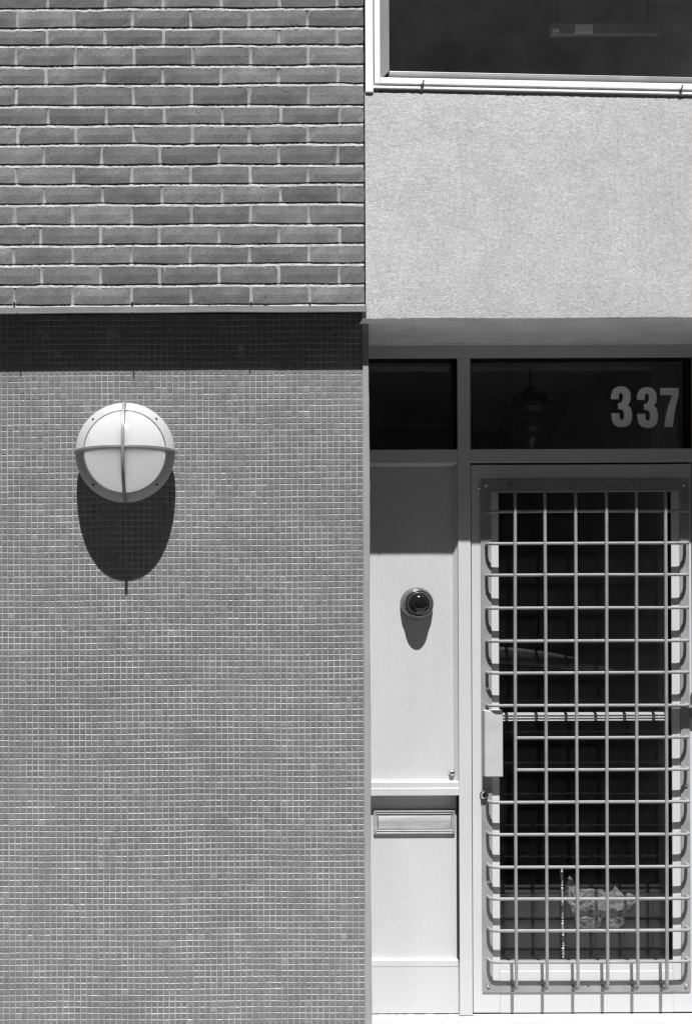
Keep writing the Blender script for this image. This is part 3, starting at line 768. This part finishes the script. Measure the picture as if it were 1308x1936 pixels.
# pale beads imitating a dotted line of sun glints
YC = YDG + 0.017
cx_, ctop = W(1061.5, 1644, YC); cbot = fz(1813, YC, 1063); cx2 = fx(1064, YC, 1813)
m = MB(); q = 0.0; L = ctop-cbot
while q < L:
    f_ = q/L; x = cx_ + (cx2-cx_)*f_ + R(-.0008, .0008); rr = R(0.0040, 0.0058)
    ln = random.choice([0.004, 0.006, 0.016, 0.03])
    m.lathe([(rr*0.3, -rr), (rr, -rr*.3), (rr, rr*.3), (rr*.3, rr)], x, ctop-q, YC, 8)
    if ln > 0.01: m.tube([(x, YC, ctop-q), (x, YC, ctop-q-ln)], rr*0.85, 8)
    q += ln + 0.005
ch = m.build('glint_beads', 'beads'); tag(ch, 'line of pale beads added to imitate sun glints low behind the door glass', 'glint_row')
# crumpled plastic bag against the board
YBG = YDG + 0.024
PB = thing('plastic_bag', 'crumpled milky plastic bag slumped against the dark board', 'bag', (fx(1125, YBG), YBG, fz(1755, YBG, 1125)))
from mathutils import noise as mnoise
def interp(tab, x):
    for (x0, y0), (x1, y1) in zip(tab, tab[1:]):
        if x <= x1: return y0 + (y1-y0)*(x-x0)/(x1-x0)
    return tab[-1][1]
top_t = [(1068, 1690), (1072, 1664), (1077, 1655), (1086, 1668), (1095, 1682), (1112, 1680), (1138, 1681), (1147, 1690), (1156, 1686), (1163, 1675), (1171, 1684), (1178, 1692), (1192, 1688), (1203, 1698)]
bot_t = [(1068, 1702), (1078, 1712), (1090, 1748), (1100, 1756), (1130, 1757), (1138, 1738), (1148, 1734), (1153, 1754), (1168, 1756), (1178, 1750), (1186, 1722), (1203, 1704)]
m = MB(); na, nb = 64, 40
def bag_fn(i, j):
    u, v = i/na, j/nb
    px = 1068 + 135*u; py = interp(bot_t, px) + (interp(top_t, px) - interp(bot_t, px))*v
    q = Vector((px*0.045 + py*0.02, py*0.075, 3.1))
    d = 0.012*abs(mnoise.noise(q)) + 0.006*abs(mnoise.noise(q*2.3)) - 0.0015*mnoise.noise(q*5)
    e = min(u, 1-u, v, 1-v)*6
    x, z = W(px + 1.5*mnoise.noise(q*3), py + 1.5*mnoise.noise(q*3.4), YBG)
    return (x, YBG + 0.004 - min(1, e)*d, z)
m.grid(na, nb, bag_fn, True)
o = m.build('bag_film', 'plastic', PB, fix=False); s_m = o.modifiers.new('solid', 'SOLIDIFY'); s_m.thickness = 0.0006
m = MB(); x, z = W(1083, 1690, YBG-0.006)
m.tube([(x-0.004, YBG-0.004, z+0.02), (x, YBG-0.007, z+0.004), (x+0.008, YBG-0.008, z-0.012), (x+0.02, YBG-0.007, z-0.022), (x+0.035, YBG-0.006, z-0.026)], 0.0022, 8)
m.build('bag_tie', 'beads', PB)
# thin strip standing in for a faint curved band in the glass
YS = YDG + 0.030
m = MB(); n = 24
def sp_(i, j):
    u = i/n; px = 930 + 250*u
    top = 1222 + 10*u + 44*u**2.2; bot = 1254 + 6*u + 18*u**1.5
    py = top + (bot-top)*(j/4); x, z = W(px, py, YS)
    return (x, YS - 0.003*math.sin(math.pi*j/4), z)
m.grid(n, 4, sp_, True); st_ = m.build('streak', 'streak', fix=False); s = st_.modifiers.new('solid', 'SOLIDIFY'); s.thickness = 0.003
tag(st_, 'thin dark strip standing in for a faint band behind the middle of the door glass', 'streak')
# pendant lamp in the hallway
YPN = 4.75
pcx = fx(1002, YPN, 740); k_ = YPN/F
def zp(y): return fz(y, YPN, 1002)
PL = thing('pendant_lamp', 'dim stepped glass pendant lamp hanging behind the transom', 'pendant lamp', (pcx, YPN, zp(850)))
m = MB(); m.tube([(pcx, YPN, zp(736)), (pcx, YPN, fz(600, Y_STUC)+0.12)], 0.0058, 10); m.build('rod', 'black', PL)
m = MB(); m.vlathe([(2*k_, zp(731)), (10*k_, zp(734)), (13*k_, zp(741)), (30*k_, zp(746)), (33*k_, zp(753)), (31*k_, zp(757))], pcx, YPN); m.build('fitter', 'black', PL)
m = MB(); m.vlathe([(30*k_, zp(757)), (44*k_, zp(764)), (60*k_, zp(769)), (63*k_, zp(776)), (60*k_, zp(784)), (55*k_, zp(788)), (54*k_, zp(797)), (49*k_, zp(801)), (47*k_, zp(810)), (42*k_, zp(814)), (38*k_, zp(826)), (32*k_, zp(830)), (26*k_, zp(845)), (12*k_, zp(858)), (2*k_, zp(861))], pcx, YPN); m.build('globe', 'globe', PL)

# ================================================================== BULKHEAD LAMP
lcx, lcz = W(237, 855.5, Y_TILE-0.06)
BL = thing('bulkhead_lamp', 'round white bulkhead wall lamp with crossed guard bars on the mosaic wall', 'wall lamp', (lcx, Y_TILE, lcz))
s_ = (Y_TILE-0.06)/F
RO, RI = 94.5*s_, 77.5*s_
yl = Y_TILE - 0.0005
m = MB(); m.lathe([(RO*0.90, 0.0), (RO*0.93, 0.028), (RO*0.97, 0.045)], lcx, lcz, yl, 72); m.build('base', 'lampring', BL)
m = MB(); m.lathe([(RO*0.97, 0.0455), (RO*0.995, 0.050), (RO, 0.056), (RO*0.985, 0.062), (RO*0.94, 0.071), (RI*1.06, 0.079), (RI*1.015, 0.082), (RI*1.0, 0.070)], lcx, lcz, yl, 72); m.build('ring', 'lampring', BL)
DH = 0.124
m = MB(); m.lathe([(RI*0.985, 0.0702), (RI*0.97, 0.0715), (RI*0.5, 0.0717)], lcx, lcz, yl, 72); m.build('reflector', 'white', BL)
m = MB(); m.lathe([(RI*0.985*math.cos(t*math.pi/2/18)**0.95 + 0.0003, 0.069 + DH*math.sin(t*math.pi/2/18)) for t in range(18)] + [(0.0003, 0.069+DH)], lcx, lcz, yl, 72); m.build('diffuser', 'opal', BL)
# guard bars: flat strips on edge, from ring to ring over the dome
GH = 0.157
def guard(vertical, half):
    n = 40; m = MB(); vs = []
    for i in range(n+1):
        t = math.pi*i/n; c, s = math.cos(t), math.sin(t)
        for rad, dep in ((RO*1.004, GH), (RO*0.80, GH-0.036)):
            a = rad*math.copysign(abs(c)**0.9, c); d = 0.058 + dep*s**0.95
            for w_ in (-half, half):
                vs.append((lcx + w_, yl-d, lcz + a) if vertical else (lcx + a, yl-d, lcz + w_))
    fs = []
    for i in range(n):
        a = 4*i; b = a+4
        fs += [(a, a+1, b+1, b), (a+2, b+2, b+3, a+3), (a, b, b+2, a+2), (a+1, a+3, b+3, b+1)]
    fs += [(0, 2, 3, 1), (4*n, 4*n+1, 4*n+3, 4*n+2)]
    m.add(vs, fs, True); return m.build('guard_bar', 'guardbar', BL, bevel=0.0012)
guard(False, 0.0045); guard(True, 0.0052)
for sx in (-1, 1):
    for sz in (-1, 1):
        a = RO*0.905*math.cos(math.radians(46)); b = RO*0.905*math.sin(math.radians(46))
        m = MB(); m.lathe([(0.0042, 0.0), (0.004, 0.0012), (0.0022, 0.0014), (0.002, 0.0004), (0.0004, 0.0003)], lcx + sx*a, lcz + sz*b, yl-0.0755, 12); m.build('screw', 'hole', BL)

# ================================================================== STEP AND SILL
m = MB(); nx = 90
xa, xb = X_TR1 + 0.002, X_J - 0.002
def stp(i, j):
    x = xa + (xb-xa)*i/nx
    P = [(Y_FRAME+0.11, 0.0335), (Y_FRAME+0.012, 0.0335), (Y_FRAME-0.02, 0.031), (Y_FRAME-0.2, 0.028), (Y_FRAME-0.44, 0.024), (Y_FRAME-0.455, 0.018), (Y_FRAME-0.456, 0.001)][j]
    return (x, P[0], P[1] + (R(-.0015, .0015) if 0 < j < 5 else 0))
m.grid(nx, 6, stp, True); tag(m.build('doorstep', 'step', fix=False), 'pale sunlit doorstep slab under door and side panel', 'doorstep')
m = MB(); nx = 60; sa, sb = XM1+0.002, X_J-0.004
def sil(i, j):
    x = sa + (sb-sa)*i/nx
    zt_ = dz0 - 0.0060
    P = [(Y_DOOR+0.06, zt_), (Y_DOOR-0.004, zt_), (Y_DOOR-0.014, zt_-0.004), (Y_DOOR-0.018, 0.026)][j]
    return (x, P[0] + (R(-.002, .002) if j in (2, 3) else 0), P[1] + (R(-.001, .001) if j == 2 else 0))
m.grid(nx, 3, sil, True); tag(m.build('door_sill', 'step', fix=False), 'white door sill strip directly under the door', 'door sill')
